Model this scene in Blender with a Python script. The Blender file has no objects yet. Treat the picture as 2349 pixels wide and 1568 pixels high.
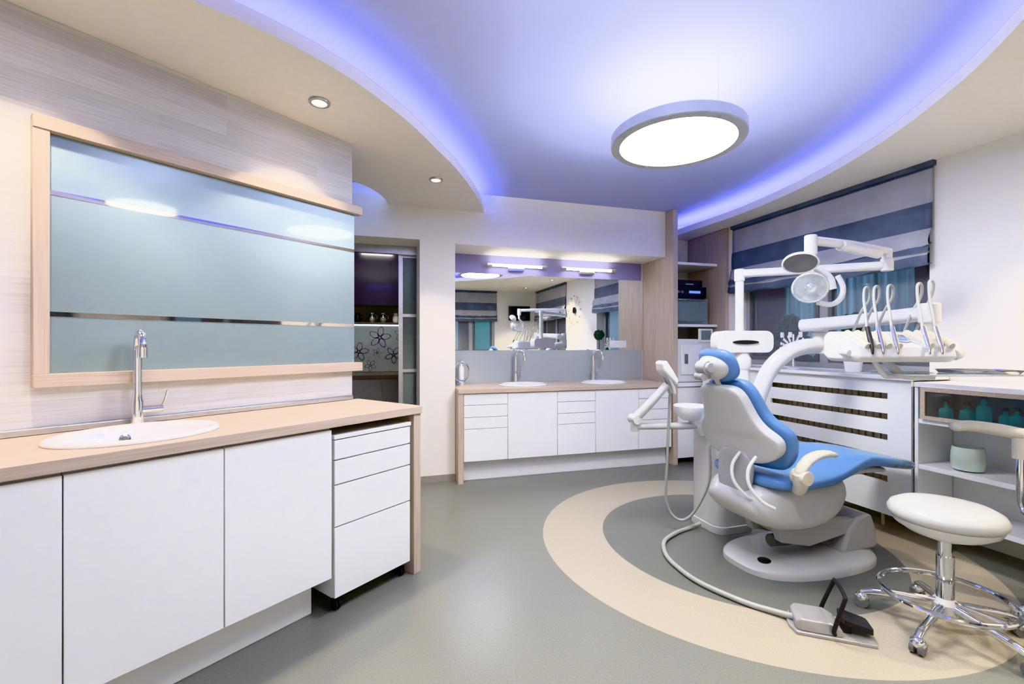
import bpy, bmesh, math, random
from mathutils import Vector, Matrix
random.seed(3)
S=bpy.context.scene
COL=S.collection
# ------------------------------------------------------------------ materials
def nt(name):
    m=bpy.data.materials.new(name); m.use_nodes=True
    n=m.node_tree.nodes; l=m.node_tree.links
    return m,n,l,n['Principled BSDF']
def mat(name,col,rough=.5,metal=0,coat=0,emis=None,es=0,trans=0,alpha=1,var=.04,scale=25,bump=0,ior=1.45,stretch=None,crough=.03):
    m,n,l,b=nt(name)
    tc=n.new('ShaderNodeTexCoord'); no=n.new('ShaderNodeTexNoise'); no.inputs['Scale'].default_value=scale
    no.inputs['Detail'].default_value=3
    if stretch:
        mp=n.new('ShaderNodeMapping'); mp.inputs['Scale'].default_value=stretch; l.new(tc.outputs['Object'],mp.inputs[0]); l.new(mp.outputs[0],no.inputs['Vector'])
    else: l.new(tc.outputs['Object'],no.inputs['Vector'])
    cr=n.new('ShaderNodeValToRGB')
    c0=[max(0,c*(1-var)) for c in col]; c1=[min(1,c*(1+var)) for c in col]
    cr.color_ramp.elements[0].color=(*c0,1); cr.color_ramp.elements[1].color=(*c1,1)
    cr.color_ramp.elements[0].position=.35; cr.color_ramp.elements[1].position=.65
    l.new(no.outputs['Fac'],cr.inputs['Fac']); l.new(cr.outputs['Color'],b.inputs['Base Color'])
    b.inputs['Roughness'].default_value=rough; b.inputs['Metallic'].default_value=metal
    b.inputs['Coat Weight'].default_value=coat; b.inputs['Coat Roughness'].default_value=crough
    b.inputs['Transmission Weight'].default_value=trans; b.inputs['Alpha'].default_value=alpha
    b.inputs['IOR'].default_value=ior
    if emis:
        b.inputs['Emission Strength'].default_value=es
        if stretch:
            c2=n.new('ShaderNodeValToRGB'); c2.color_ramp.elements[0].position=.35; c2.color_ramp.elements[1].position=.65
            c2.color_ramp.elements[0].color=(*[e*(1-var) for e in emis],1); c2.color_ramp.elements[1].color=(*[min(1,e*(1+var)) for e in emis],1)
            l.new(no.outputs['Fac'],c2.inputs[0]); l.new(c2.outputs[0],b.inputs['Emission Color'])
        else: b.inputs['Emission Color'].default_value=(*emis,1)
    if bump:
        bp=n.new('ShaderNodeBump'); bp.inputs['Strength'].default_value=bump; bp.inputs['Distance'].default_value=.01
        l.new(no.outputs['Fac'],bp.inputs['Height']); l.new(bp.outputs['Normal'],b.inputs['Normal'])
    return m
def wood(name,c0,c1,sc=(2,40,40),rough=.45):
    m,n,l,b=nt(name)
    tc=n.new('ShaderNodeTexCoord'); mp=n.new('ShaderNodeMapping'); mp.inputs['Scale'].default_value=sc
    l.new(tc.outputs['Object'],mp.inputs['Vector'])
    no=n.new('ShaderNodeTexNoise'); no.inputs['Scale'].default_value=2; no.inputs['Detail'].default_value=6; no.inputs['Distortion'].default_value=.6
    l.new(mp.outputs['Vector'],no.inputs['Vector'])
    cr=n.new('ShaderNodeValToRGB'); cr.color_ramp.elements[0].position=.3; cr.color_ramp.elements[1].position=.7
    cr.color_ramp.elements[0].color=(*c0,1); cr.color_ramp.elements[1].color=(*c1,1)
    l.new(no.outputs['Fac'],cr.inputs['Fac']); l.new(cr.outputs['Color'],b.inputs['Base Color'])
    b.inputs['Roughness'].default_value=rough
    return m
WD0=(.46,.37,.285); WD1=(.60,.505,.415)
M_woodX=wood('oak_along_x',WD0,WD1,(1.5,30,60))
M_woodZ=wood('oak_along_z',WD0,WD1,(40,40,1.5))
def plank():
    m,n,l,b=nt('bleached_planks')
    tc=n.new('ShaderNodeTexCoord'); sp=n.new('ShaderNodeSeparateXYZ'); cb=n.new('ShaderNodeCombineXYZ')
    l.new(tc.outputs['Object'],sp.inputs[0]); l.new(sp.outputs[0],cb.inputs[0]); l.new(sp.outputs[2],cb.inputs[1])
    br=n.new('ShaderNodeTexBrick'); br.inputs['Scale'].default_value=1; br.inputs['Brick Width'].default_value=.75
    br.inputs['Row Height'].default_value=.065; br.inputs['Mortar Size'].default_value=.0006
    br.inputs['Color1'].default_value=(.60,.595,.575,1); br.inputs['Color2'].default_value=(.70,.695,.67,1); br.inputs['Mortar'].default_value=(.58,.575,.555,1)
    br.offset=.37
    l.new(cb.outputs[0],br.inputs['Vector'])
    mp=n.new('ShaderNodeMapping'); mp.inputs['Scale'].default_value=(1.5,60,1); l.new(cb.outputs[0],mp.inputs[0])
    no=n.new('ShaderNodeTexNoise'); no.inputs['Scale'].default_value=3; no.inputs['Detail'].default_value=8; l.new(mp.outputs[0],no.inputs['Vector'])
    cr=n.new('ShaderNodeValToRGB'); cr.color_ramp.elements[0].position=.35; cr.color_ramp.elements[1].position=.65
    cr.color_ramp.elements[0].color=(.84,.84,.84,1); cr.color_ramp.elements[1].color=(1,1,1,1); l.new(no.outputs['Fac'],cr.inputs[0])
    mx=n.new('ShaderNodeMixRGB'); mx.blend_type='MULTIPLY'; mx.inputs[0].default_value=1
    l.new(br.outputs['Color'],mx.inputs[1]); l.new(cr.outputs[0],mx.inputs[2]); l.new(mx.outputs[0],b.inputs['Base Color'])
    b.inputs['Roughness'].default_value=.55
    return m
M_plank=plank()
def floormat():
    m,n,l,b=nt('vinyl_floor')
    tc=n.new('ShaderNodeTexCoord'); 
    sp=n.new('ShaderNodeSeparateXYZ'); l.new(tc.outputs['Object'],sp.inputs[0])
    cb=n.new('ShaderNodeCombineXYZ'); l.new(sp.outputs[0],cb.inputs[0]); l.new(sp.outputs[1],cb.inputs[1])
    ds=n.new('ShaderNodeVectorMath'); ds.operation='DISTANCE'; ds.inputs[1].default_value=(2.23,2.41,0); l.new(cb.outputs[0],ds.inputs[0])
    def lt(v):
        q=n.new('ShaderNodeMath'); q.operation='LESS_THAN'; q.inputs[1].default_value=v; l.new(ds.outputs['Value'],q.inputs[0]); return q
    o=lt(1.25); i=lt(.85)
    m1=n.new('ShaderNodeMixRGB'); l.new(o.outputs[0],m1.inputs[0]); m1.inputs[1].default_value=(.190,.196,.170,1); m1.inputs[2].default_value=(.39,.355,.275,1)
    m2=n.new('ShaderNodeMixRGB'); l.new(i.outputs[0],m2.inputs[0]); l.new(m1.outputs[0],m2.inputs[1]); m2.inputs[2].default_value=(.152,.160,.145,1)
    no=n.new('ShaderNodeTexNoise'); no.inputs['Scale'].default_value=160; no.inputs['Detail'].default_value=4; l.new(tc.outputs['Object'],no.inputs['Vector'])
    cr=n.new('ShaderNodeValToRGB'); cr.color_ramp.elements[0].position=.35; cr.color_ramp.elements[1].position=.65
    cr.color_ramp.elements[0].color=(.86,.86,.86,1); cr.color_ramp.elements[1].color=(1.08,1.08,1.08,1); l.new(no.outputs['Fac'],cr.inputs[0])
    mx=n.new('ShaderNodeMixRGB'); mx.blend_type='MULTIPLY'; mx.inputs[0].default_value=1
    l.new(m2.outputs[0],mx.inputs[1]); l.new(cr.outputs[0],mx.inputs[2]); l.new(mx.outputs[0],b.inputs['Base Color'])
    b.inputs['Roughness'].default_value=.32
    return m
M_floor=floormat()
M_wall=mat('cream_paint',(.81,.79,.73),.7,var=.01)
M_soffit=mat('ceiling_paint_cream',(.81,.78,.71),.8,var=.01)
M_ceil=mat('ceiling_paint_led_lavender',(.43,.47,.78),.8,var=.01)  # purple of the blue LED cove light put into the base colour
M_white=mat('white_gloss_laminate',(.83,.85,.85),.25,var=.005,coat=.3)
M_gap=mat('cabinet_carcass_grey',(.40,.40,.41),.6)
M_ceramic=mat('white_ceramic',(.84,.85,.86),.12,coat=.6,var=.005)
M_chrome=mat('chrome',(.78,.79,.81),.07,1,var=.01)
M_alu=mat('brushed_aluminium',(.50,.51,.53),.3,1)
M_mirror=mat('mirror_silver',(.85,.87,.87),.01,1,var=.0)
M_stripe=mat('stripe_mirror_tinted',(.55,.50,.46),.04,1,var=.0)
M_purple=mat('purple_paint',(.30,.28,.52),.5,var=.01)
M_frost=mat('frosted_grey_glass',(.25,.325,.34),.34,.35,coat=.4,var=.01,crough=.05)
M_frost2=mat('frosted_splashback',(.44,.49,.50),.35,.2,coat=.4,var=.01)
M_lamp=mat('lamp_diffuser',(1,1,1),.5,emis=(1,.98,.87),es=19)
M_lampup=mat('lamp_uplight',(1,1,1),.5,emis=(1,.98,.95),es=18)
M_led=mat('blue_led',(.3,.3,1),.5,emis=(.19,.27,1.0),es=17)
M_led2=mat('cool_led',(.7,.9,1),.5,emis=(.65,.82,1.0),es=9)
M_led3=mat('under_cabinet_led',(.7,.9,1),.5,emis=(.8,.9,1.0),es=3)
M_tube=mat('tube_light',(1,1,1),.5,emis=(1,.97,.88),es=8)
M_spot=mat('downlight_glow',(1,1,1),.5,emis=(1,.88,.7),es=18)
M_ring=mat('lamp_ring_grey',(.46,.49,.52),.35,.1)
M_plas=mat('white_plastic',(.74,.75,.74),.25,coat=.3,var=.005)
M_plasg=mat('light_grey_shell',(.56,.57,.56),.35,coat=.2,var=.01)
M_plasm=mat('grey_shell',(.40,.41,.41),.35,coat=.2,var=.01)
M_plasd=mat('mid_grey_plastic',(.16,.17,.17),.4)
M_cream=mat('cream_plastic',(.62,.60,.51),.4)
M_blue=mat('blue_upholstery',(.12,.26,.53),.38,coat=.25,var=.03,scale=8)
M_foot=mat('plastic_covered_blue_upholstery',(.11,.20,.36),.15,coat=.8,var=.3,scale=14)
M_black=mat('black_rubber',(.02,.02,.022),.45)
M_blackg=mat('black_gloss',(.015,.015,.02),.1,coat=.5)
M_hose=mat('grey_hose',(.36,.37,.35),.4)
M_vinyl=mat('off_white_vinyl',(.53,.54,.51),.35,coat=.25,var=.02)
M_blD=mat('slate_blue_fabric',(.12,.15,.205),.45,var=.15,scale=6)
M_blL=mat('pale_grey_fabric',(.43,.44,.47),.5,var=.08,scale=6)
M_glass=mat('clear_glass',(.8,.9,.95),.02,alpha=.12,var=0)
M_rglass=mat('reflector_glass',(.75,.82,.85),.03,metal=.3,coat=1,alpha=.5,var=.35,scale=20)
M_tglass=mat('tray_glass',(.58,.67,.70),.08,alpha=.75,coat=1,var=0)
M_smoke=mat('smoked_glass',(.10,.07,.05),.03,alpha=.3,coat=1,var=0)
M_teal=mat('teal_liquid',(.03,.36,.42),.1,coat=.5,var=.1,emis=(.03,.30,.36),es=.06)  # faint emission puts a glow into the bottle colour
M_leaf=mat('leaf_green',(.03,.08,.03),.6,var=.4,scale=40)
M_kpurp=mat('purple_gloss_cabinet',(.026,.02,.036),.15,coat=.4)
M_kgrey=mat('beige_grey_cabinet',(.30,.285,.265),.3)
M_kflow=mat('flower_purple',(.24,.19,.31),.5,var=.4,scale=60)
M_kback=mat('pale_splashback',(.45,.49,.46),.2)
M_dkwood=mat('dark_worktop',(.12,.09,.07),.3)
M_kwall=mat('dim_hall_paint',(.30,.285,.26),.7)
M_screen=mat('screen_black',(.01,.01,.015),.08)
M_lcd=mat('lcd_blue',(.1,.3,.8),.2,emis=(.1,.35,1),es=.4)
M_lcdg=mat('lcd_grey',(.20,.25,.26),.2)
M_ext=mat('exterior_red_wall',(.22,.05,.06),.8)
M_ext2=mat('exterior_curtain_window',(.02,.04,.07),.4,emis=(.035,.075,.12),es=.6,var=.75,scale=2,stretch=(1,6,.2))
M_ext3=mat('exterior_teal_glow',(.02,.12,.15),.4,emis=(.03,.30,.36),es=.25,var=.2,scale=2)
M_grass=mat('exterior_ground',(.05,.07,.06),.9)
M_base=mat('baseboard_grey',(.32,.30,.275),.5)
M_candle=mat('candle_glass',(.60,.69,.60),.2,coat=.5,var=.15,scale=4)
M_sock=mat('socket_white',(.76,.76,.75),.3)
M_pedal=mat('pedal_silver_grey',(.38,.38,.37),.3,.3)
M_radi=mat('radiator_beige',(.62,.57,.44),.5)
# ------------------------------------------------------------------ geometry
def catmull(pts,k,closed=False):
    P=[Vector(p) for p in pts]; n=len(P); out=[]
    if k<=1 or n<3: return P
    rng=n if closed else n-1
    for i in range(rng):
        if closed: p0,p1,p2,p3=P[(i-1)%n],P[i],P[(i+1)%n],P[(i+2)%n]
        else: p0,p1,p2,p3=P[max(i-1,0)],P[i],P[i+1],P[min(i+2,n-1)]
        for j in range(k):
            t=j/k
            out.append(.5*((2*p1)+(-p0+p2)*t+(2*p0-5*p1+4*p2-p3)*t*t+(-p0+3*p1-3*p2+p3)*t**3))
    if not closed: out.append(P[-1])
    return out
class G:
    def __init__(s): s.v=[]; s.f=[]; s.m=[]; s.c=0
    def add(s,vs,fs):
        o=len(s.v); s.v+=[tuple(v) for v in vs]; s.f+=[[i+o for i in f] for f in fs]; s.m+=[s.c]*len(fs); return s
    def box(s,x0,x1,y0,y1,z0,z1):
        vs=[(x,y,z) for x in(x0,x1) for y in(y0,y1) for z in(z0,z1)]
        return s.add(vs,[(0,1,3,2),(4,6,7,5),(0,4,5,1),(2,3,7,6),(0,2,6,4),(1,5,7,3)])
    def loft(s,rings,cap=True,closed=False):
        n=len(rings[0]); vs=[p for r in rings for p in r]; fs=[]
        k=len(rings)
        for i in range(k if closed else k-1):
            a=i*n; b=((i+1)%k)*n
            for j in range(n): fs.append((a+j,a+(j+1)%n,b+(j+1)%n,b+j))
        if cap and not closed: fs.append(tuple(range(n))[::-1]); fs.append(tuple(range((k-1)*n,k*n)))
        return s.add(vs,fs)
    def tube(s,pts,r,n=12,k=6,closed=False,flat=1.0):
        P=catmull(pts,k,closed); N=len(P)
        R=r if isinstance(r,(list,tuple)) else [r]*2
        rings=[]; up=None
        for i,p in enumerate(P):
            if closed: t=P[(i+1)%N]-P[(i-1)%N]
            else: t=P[min(i+1,N-1)]-P[max(i-1,0)]
            t.normalize()
            if up is None:
                up=Vector((0,0,1)) if abs(t.z)<.9 else Vector((1,0,0))
            a=(up-t*up.dot(t)); 
            if a.length<1e-6: a=Vector((1,0,0))
            a.normalize(); b=t.cross(a); up=a
            q=i/max(1,N-1)*(len(R)-1); q0=min(int(q),len(R)-2); rr=R[q0]+(R[q0+1]-R[q0])*(q-q0)
            rings.append([p+(a*math.cos(2*math.pi*j/n)*flat+b*math.sin(2*math.pi*j/n))*rr for j in range(n)])
        return s.loft(rings,True,closed)
    def cyl(s,p0,p1,r0,r1=None,n=24):
        return s.tube([p0,p1],[r0,r0 if r1 is None else r1],n,1)
    def lathe(s,c,prof,n=32,sx=1,sy=1,cap=True,M=None):
        rings=[]
        for r,z in prof:
            ring=[Vector((r*sx*math.cos(2*math.pi*j/n),r*sy*math.sin(2*math.pi*j/n),z)) for j in range(n)]
            if M: ring=[M@q for q in ring]
            rings.append([q+Vector(c) for q in ring])
        return s.loft(rings,cap)
    def ball(s,c,r,n=20,M=None):
        rr=r if isinstance(r,tuple) else (r,r,r)
        prof=[(math.cos(t),math.sin(t)*rr[2]) for t in [math.pi*(i/12-.5) for i in range(1,12)]]
        prof=[(max(a,.05),b) for a,b in prof]
        return s.lathe(c,prof,n,rr[0],rr[1],True,M)
    def prism(s,outer,z0,z1,holes=(),f=None):
        f=f or (lambda a,b,c:(a,b,c))
        bm=bmesh.new(); loops=[]
        for lp in [outer]+list(holes):
            vv=[bm.verts.new((p[0],p[1],0)) for p in lp]; loops.append(vv)
            for i in range(len(vv)): bm.edges.new((vv[i],vv[(i+1)%len(vv)]))
        bmesh.ops.triangle_fill(bm,use_beauty=True,use_dissolve=False,edges=bm.edges[:])
        bm.verts.index_update(); bm.verts.ensure_lookup_table()
        N=len(bm.verts); V=[v.co.copy() for v in bm.verts]; F=[[v.index for v in q.verts] for q in bm.faces]
        vs=[f(v.x,v.y,z0) for v in V]+[f(v.x,v.y,z1) for v in V]
        fs=[q[::-1] for q in F]+[[i+N for i in q] for q in F]
        for lp in loops:
            ids=[v.index for v in lp]
            for i in range(len(ids)):
                a,b=ids[i],ids[(i+1)%len(ids)]; fs.append([a,b,b+N,a+N])
        bm.free(); return s.add(vs,fs)
def obj(g,name,mats,parent=None,loc=(0,0,0),rot=0,bevel=0,seg=2,sub=0,smooth=True,solid=0,label=None,category=None,group=None,structure=False,sharp=35):
    me=bpy.data.meshes.new(name); me.from_pydata(g.v,[],g.f)
    bm=bmesh.new(); bm.from_mesh(me); bmesh.ops.recalc_face_normals(bm,faces=bm.faces[:]); bm.to_mesh(me); bm.free()
    if not isinstance(mats,(list,tuple)): mats=[mats]
    for m in mats: me.materials.append(m)
    if len(mats)>1: me.polygons.foreach_set('material_index',g.m)
    if smooth:
        me.polygons.foreach_set('use_smooth',[True]*len(me.polygons))
        if sharp: me.set_sharp_from_angle(angle=math.radians(sharp))
    o=bpy.data.objects.new(name,me); COL.objects.link(o)
    o.location=loc; o.rotation_euler=(0,0,rot)
    if parent: o.parent=parent
    if solid: md=o.modifiers.new('solid','SOLIDIFY'); md.thickness=solid; md.offset=0
    if bevel: md=o.modifiers.new('bevel','BEVEL'); md.width=bevel; md.segments=seg; md.limit_method='ANGLE'
    if sub: md=o.modifiers.new('sub','SUBSURF'); md.levels=sub; md.render_levels=sub
    if label: o['label']=label
    if category: o['category']=category
    if group: o['group']=group
    if structure: o['kind']='structure'
    return o
def thing(name,label,category,loc=(0,0,0),rot=0,group=None):
    e=bpy.data.objects.new(name,None); COL.objects.link(e); e.empty_display_size=.1
    e.location=loc; e.rotation_euler=(0,0,rot); e['label']=label; e['category']=category
    if group: e['group']=group
    return e
def ell(cx,cy,a,b,n=40): return [(cx+a*math.cos(2*math.pi*i/n),cy+b*math.sin(2*math.pi*i/n)) for i in range(n)]
def rrect(x0,x1,y0,y1,r,k=5):
    out=[]
    for cx,cy,a0 in((x1-r,y1-r,0),(x0+r,y1-r,90),(x0+r,y0+r,180),(x1-r,y0+r,270)):
        for i in range(k+1):
            t=math.radians(a0+90*i/k); out.append((cx+r*math.cos(t),cy+r*math.sin(t)))
    return out
def rect(x0,x1,y0,y1): return [(x0,y0),(x1,y0),(x1,y1),(x0,y1)]
def sgnp(v,p): return math.copysign(abs(v)**p,v)
# ------------------------------------------------------------------ room shell
ZC=2.66; ZD=2.49
st=dict(structure=True)
obj(G().box(-3.1,3.85,-1.15,6.2,-.1,0),'floor',M_floor,smooth=False,**st)
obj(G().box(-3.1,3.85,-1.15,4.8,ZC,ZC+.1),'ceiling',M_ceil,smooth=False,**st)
LO=(.24,2.547,0); LR=math.radians(38.0)
obj(G().box(-3.72,-.04,.58,.74,0,ZD-.001),'wall_left',M_plank,loc=LO,rot=LR,smooth=False,**st)
g=G()
g.box(-1.1,-.75,4.18,4.55,0,ZC); g.box(-.75,.369,4.18,4.55,2.2,ZC); g.box(.369,.69,4.18,4.55,0,ZC)
g.box(.69,2.94,4.18,4.62,2.18,ZC); g.box(.64,3.85,4.62,4.75,0,ZC); g.box(.64,.69,4.55,4.62,0,ZC)
obj(g,'wall_back',M_wall,smooth=False,**st)
g=G().prism(rect(-1.05,4.62,0,ZC),3.6,3.85,[rect(2.16,3.91,1.04,2.3),rect(-.84,.84,1.04,2.3)],f=lambda a,b,c:(c,a,b))
obj(g,'wall_right',M_wall,smooth=False,**st)
g=G().prism(rect(-3.0,3.85,0,ZC),-1.15,-1.05,[rect(1.5,2.62,1.04,2.3)],f=lambda a,b,c:(a,c,b))
obj(g,'wall_rear',M_wall,smooth=False,**st)
obj(G().box(-3.1,-3.0,-1.15,1.0,0,ZC),'wall_side',M_wall,smooth=False,**st)
obj(G().box(-1.1,-1.0,2.66,4.18,0,ZD),'wall_hallway',M_wall,smooth=False,**st)
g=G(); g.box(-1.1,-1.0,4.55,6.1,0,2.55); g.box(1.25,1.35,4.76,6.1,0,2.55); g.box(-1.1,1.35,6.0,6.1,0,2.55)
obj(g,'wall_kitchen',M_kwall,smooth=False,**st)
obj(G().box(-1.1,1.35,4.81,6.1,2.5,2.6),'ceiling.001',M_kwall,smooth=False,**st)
# dropped ceilings
cl=[(.965,4.18),(.88,3.93),(.709,3.54),(.54,3.2),(.356,2.895),(.21,2.66),(.076,2.477),(-.09,2.28),(-.262,2.123),(-.46,1.99),(-.685,1.87),(-1.2,1.55),(-2.1,.9),(-3.0,.15)]
cl=[(p.x,p.y) for p in catmull([(a,b,0) for a,b in cl],4)]
ch=[(.092,4.18),(.06,4.02),(-.03,3.82),(-.178,3.65),(-.4,3.5),(-.7,3.42),(-1.0,3.4)]
ch=[(p.x,p.y) for p in catmull([(a,b,0) for a,b in ch],4)]
cr=[(3.25,4.62),(3.28,4.2),(3.31,3.52),(3.21,2.75),(3.0,2.11),(2.73,1.6),(2.455,1.216),(2.0,.75),(1.3,.25),(.4,-.1),(-1.0,-.35),(-3.0,-.45)]
cr=[(p.x,p.y) for p in catmull([(a,b,0) for a,b in cr],5)]
def ribbon(g,c,off,th,z0,z1):
    def nrm(i):
        a=Vector(c[max(i-1,0)]); b=Vector(c[min(i+1,len(c)-1)]); t=(b-a).normalized(); return Vector((-t.y,t.x))
    A=[Vector(c[i])+nrm(i)*off for i in range(len(c))]; B=[Vector(c[i])+nrm(i)*(off+th) for i in range(len(c))]
    rings=[[(a.x,a.y,z0),(b.x,b.y,z0),(b.x,b.y,z1),(a.x,a.y,z1)] for a,b in zip(A,B)]
    g.loft(rings)
LZ=ZD+.065
g=G().prism(cl+[(-3.0,1.3)]+[(-1.0,3.1)]+ch[::-1],ZD,ZD+.02)
ribbon(g,cl,0.0,-.04,ZD+.0202,LZ); ribbon(g,ch,0,.04,ZD+.0202,LZ)
obj(g,'ceiling.002',M_soffit,smooth=True,**st)
g=G().prism(cr+[(-3.0,-1.05),(3.6,-1.05),(3.6,4.62)],ZD,ZD+.02)
ribbon(g,cr,0.0,.04,ZD+.0202,LZ)
obj(g,'ceiling.003',M_soffit,smooth=True,**st)
def ledstrip(c,off,m,lab):
    g=G(); ribbon(g,c[1:-1],off,.02*(1 if off>0 else -1),ZD+.022,ZD+.045)
    obj(g,'led_strip',m,label=lab,category='light')
ledstrip(cl,-.09,M_led,'blue LED strip on curved ledge over counter wall')
ledstrip(cr,.09,M_led,'blue LED strip on curved ledge by the windows')
ledstrip(ch,.08,M_led2,'cool white LED strip on the hallway ceiling ledge')
obj(G().box(.372,.69,4.168,4.18,0,.06),'baseboard_back',M_base,smooth=False,**st)
obj(G().box(3.588,3.6,-1.05,.68,0,.06),'baseboard_right',M_base,smooth=False,**st)
obj(G().box(.69,2.92,4.612,4.62,1.985,2.18),'trim_1',M_purple,smooth=False,**st)
# ------------------------------------------------------------------ windows
def window(name,Y0,Y1,X,z0,z1,axis):
    f=(lambda a,b,c:(X+c,a,b)) if axis=='x' else (lambda a,b,c:(a,X-c,b))
    e=thing(name,'grey-framed window with dusk outside','window'); e['kind']='structure'
    mid=(Y0+Y1)/2
    w=.06
    obj(G().prism(rect(Y0,Y1,z0,z1),0,.06,[rect(Y0+w,mid-w*.7,z0+w,z1-w),rect(mid+w*.7,Y1-w,z0+w,z1-w)],f=f),'window_frame',M_plasm,e,smooth=False)
    for a,b in((Y0+w,mid-w*.7),(mid+w*.7,Y1-w)):
        obj(G().prism(rect(a,b,z0+w,z1-w),-.01,.05,[rect(a+.035,b-.035,z0+w+.035,z1-w-.035)],f=f),'sash',M_plasd,e,smooth=False)
        obj(G().prism(rect(a+.035,b-.035,z0+w+.035,z1-w-.035),.02,.026,f=f),'glass_pane',M_glass,e,smooth=False)
    return e
window('window_1',2.16,3.91,3.74,1.04,2.3,'x')
window('window_2',-.84,.84,3.74,1.04,2.3,'x')
window('window_3',1.5,2.62,-1.09,1.04,2.3,'y')
def blind(Y0,Y1,X,axis,lab,zb=0):
    prof=[(.0,2.485,0),(.0,2.44,0),(.005,2.43,1),(.004,2.21,1),(.010,2.20,0),(.016,2.12,0),(.012,2.035,0),(.022,2.025,1),(.045,1.975,1),(.055,1.945,1),(.05,1.92,1),(.024,1.93,0),(.03,1.94,0),(.055,1.905,0),(.062,1.875,0),(.04,1.87,1),(.04,1.88,1),(.058,1.85,1),(.055,1.835,0),(.062,1.80,0),(.045,1.785,0),(.01,1.80,0)]
    n=44; vs=[]
    for i in range(n+1):
        t=i/n; y=Y0+(Y1-Y0)*t
        for j,(o,z,_) in enumerate(prof):
            w=.006*math.sin(t*13+j*.4)*(1 if j>6 else .4)+.005*math.sin(t*47+j*.9)*(1 if j>6 else .5)
            zz=z-(.014*math.sin(math.pi*t)+.004*math.sin(t*23+j*.6) if j>6 else 0)
            d=o+.012+w*.8
            vs.append((X-d,y,zz) if axis=='x' else (y,X+d,zz))
    g=G(); m=len(prof); fs=[]; mi=[]
    for i in range(n):
        for j in range(m-1):
            fs.append((i*m+j,i*m+j+1,(i+1)*m+j+1,(i+1)*m+j)); mi.append(prof[j+1][2] if j else 0)
    g.add(vs,fs); g.m=mi
    e=thing('roman_blind',lab,'window blind')
    obj(g,'fabric',[M_blD,M_blL],e,solid=.004,sharp=60)
    r=G()
    if axis=='x': r.box(X-.035,X,Y0-.01,Y1+.01,2.455,2.489)
    else: r.box(Y0-.01,Y1+.01,X,X+.035,2.455,2.489)
    obj(r,'headrail',M_blD,e)
blind(2.13,3.93,3.6,'x','slate and pale grey striped roman blind gathered above the window sill')
blind(-.87,.87,3.6,'x','slate and pale grey striped roman blind on the side window')
blind(1.45,2.66,-1.05,'y','slate and pale grey striped roman blind beside the wall screen')
obj(G().box(4.2,14,-6,12,-.6,-.5),'ground',M_grass,label='dark ground outside the windows',category='ground')
g=G(); g.box(8.0,8.4,-3,4.2,-.5,4.2); g.c=1; g.box(7.95,8.0,-.5,4.0,.3,3.2); 
obj(g,'house',[M_ext,M_ext2],label='red neighbouring house with curtained blue window',category='building')
g=G(); g.box(8.0,8.4,4.6,11,-.5,3.9); g.c=1; g.box(7.95,8,5.0,7.3,.3,2.9)
obj(g,'house',[M_ext,M_ext2],label='red neighbouring house with wide blue window',category='building')
g=G(); g.box(2.2,5.5,-3.6,-3.2,-.5,3.2); g.c=1; g.box(2.6,4.4,-3.2,-3.15,.6,2.0)
obj(g,'teal_glow_house',[M_ext,M_ext3],label='added building with a teal glow pane for the glass panel reflection',category='building')  # building and teal pane added outside to reflect a glow in the glass panel
e=thing('garden_tree','dark bushy tree outside the window','tree',(6.2,5.6,-.5))
obj(G().cyl((0,0,0),(0,0,1.5),.06,.04),'trunk',M_dkwood,e)
g=G()
for i in range(90):
    t=random.random(); g.ball((random.gauss(0,.22*(1.2-t)),random.gauss(0,.22*(1.2-t)),1.3+t*.9),random.uniform(.03,.08),6)
obj(g,'foliage',M_leaf,e)
# ------------------------------------------------------------------ cabinets
def panel(g,x0,x1,y0,z0,z1,t=.018,gp=.0018): g.box(x0+gp,x1-gp,y0,y0+t,z0+gp,z1-gp)
def cabinet(name,label,loc,rot,x0,x1,yf,yb,z0,z1,fronts,group):
    cx=(x0+x1)/2
    M=Matrix.Rotation(rot,4,'Z')@Vector((cx,yf,0)); L=(loc[0]+M.x,loc[1]+M.y,z0)
    e=thing(name,label,'cabinet',L,rot,group)
    w=(x1-x0)/2; h=z1-z0
    obj(G().box(-w+.001,w-.001,.019,yb-yf,0,h),'body',M_gap,e,smooth=False)
    for kind,a,b in fronts:
        g=G(); panel(g,-w,w,0,a-z0,b-z0)
        obj(g,kind,M_white,e,bevel=.0015,seg=1)
    return e
gl='handleless white cabinets under the long counter'
for x0,x1 in((-.99,-.54),(-1.43,-.99),(-1.87,-1.43),(-2.31,-1.87),(-2.75,-2.31)):
    cabinet('base_cabinet','white gloss handleless cabinet with one door under oak worktop',LO,LR,x0,x1,.02,.56,.18,.872,[('door',.18,.862)],gl)
obj(G().box(-2.75,-.575,.13,.148,0,.18),'plinth',M_white,loc=LO,rot=LR,bevel=.002,label='white recessed plinth under the long counter cabinets',category='plinth')
e=thing('rolling_drawer_unit','white four-drawer unit on black castors beneath the worktop','cabinet',(LO[0],LO[1],0),LR)
obj(G().box(-.525,-.068,.045,.53,.075,.81),'body',M_white,e,bevel=.002)
obj(G().box(-.528,-.065,.02,.535,.812,.832),'top_panel',M_white,e,bevel=.002)
for a,b in((.075,.405),(.405,.60),(.60,.715),(.715,.81)):
    gg=G(); panel(gg,-.527,-.066,.024,a,b,t=.02,gp=.003); obj(gg,'drawer',M_white,e,bevel=.002)
for x in(-.49,-.10):
    for y in(.07,.48):
        gg=G(); gg.cyl((x-.012,y,.028),(x-.004,y,.028),.028,n=20); gg.cyl((x+.004,y,.028),(x+.012,y,.028),.028,n=20); gg.box(x-.004,x+.004,y-.012,y+.02,.025,.06); gg.cyl((x,y,.05),(x,y,.075),.012)
        obj(gg,'castor',M_black,e)
sx,sy=-1.18,.27
g=G().prism(rect(-2.8,0,0,.575),.873,.913,[ell(sx,sy,.235,.19)])
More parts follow.
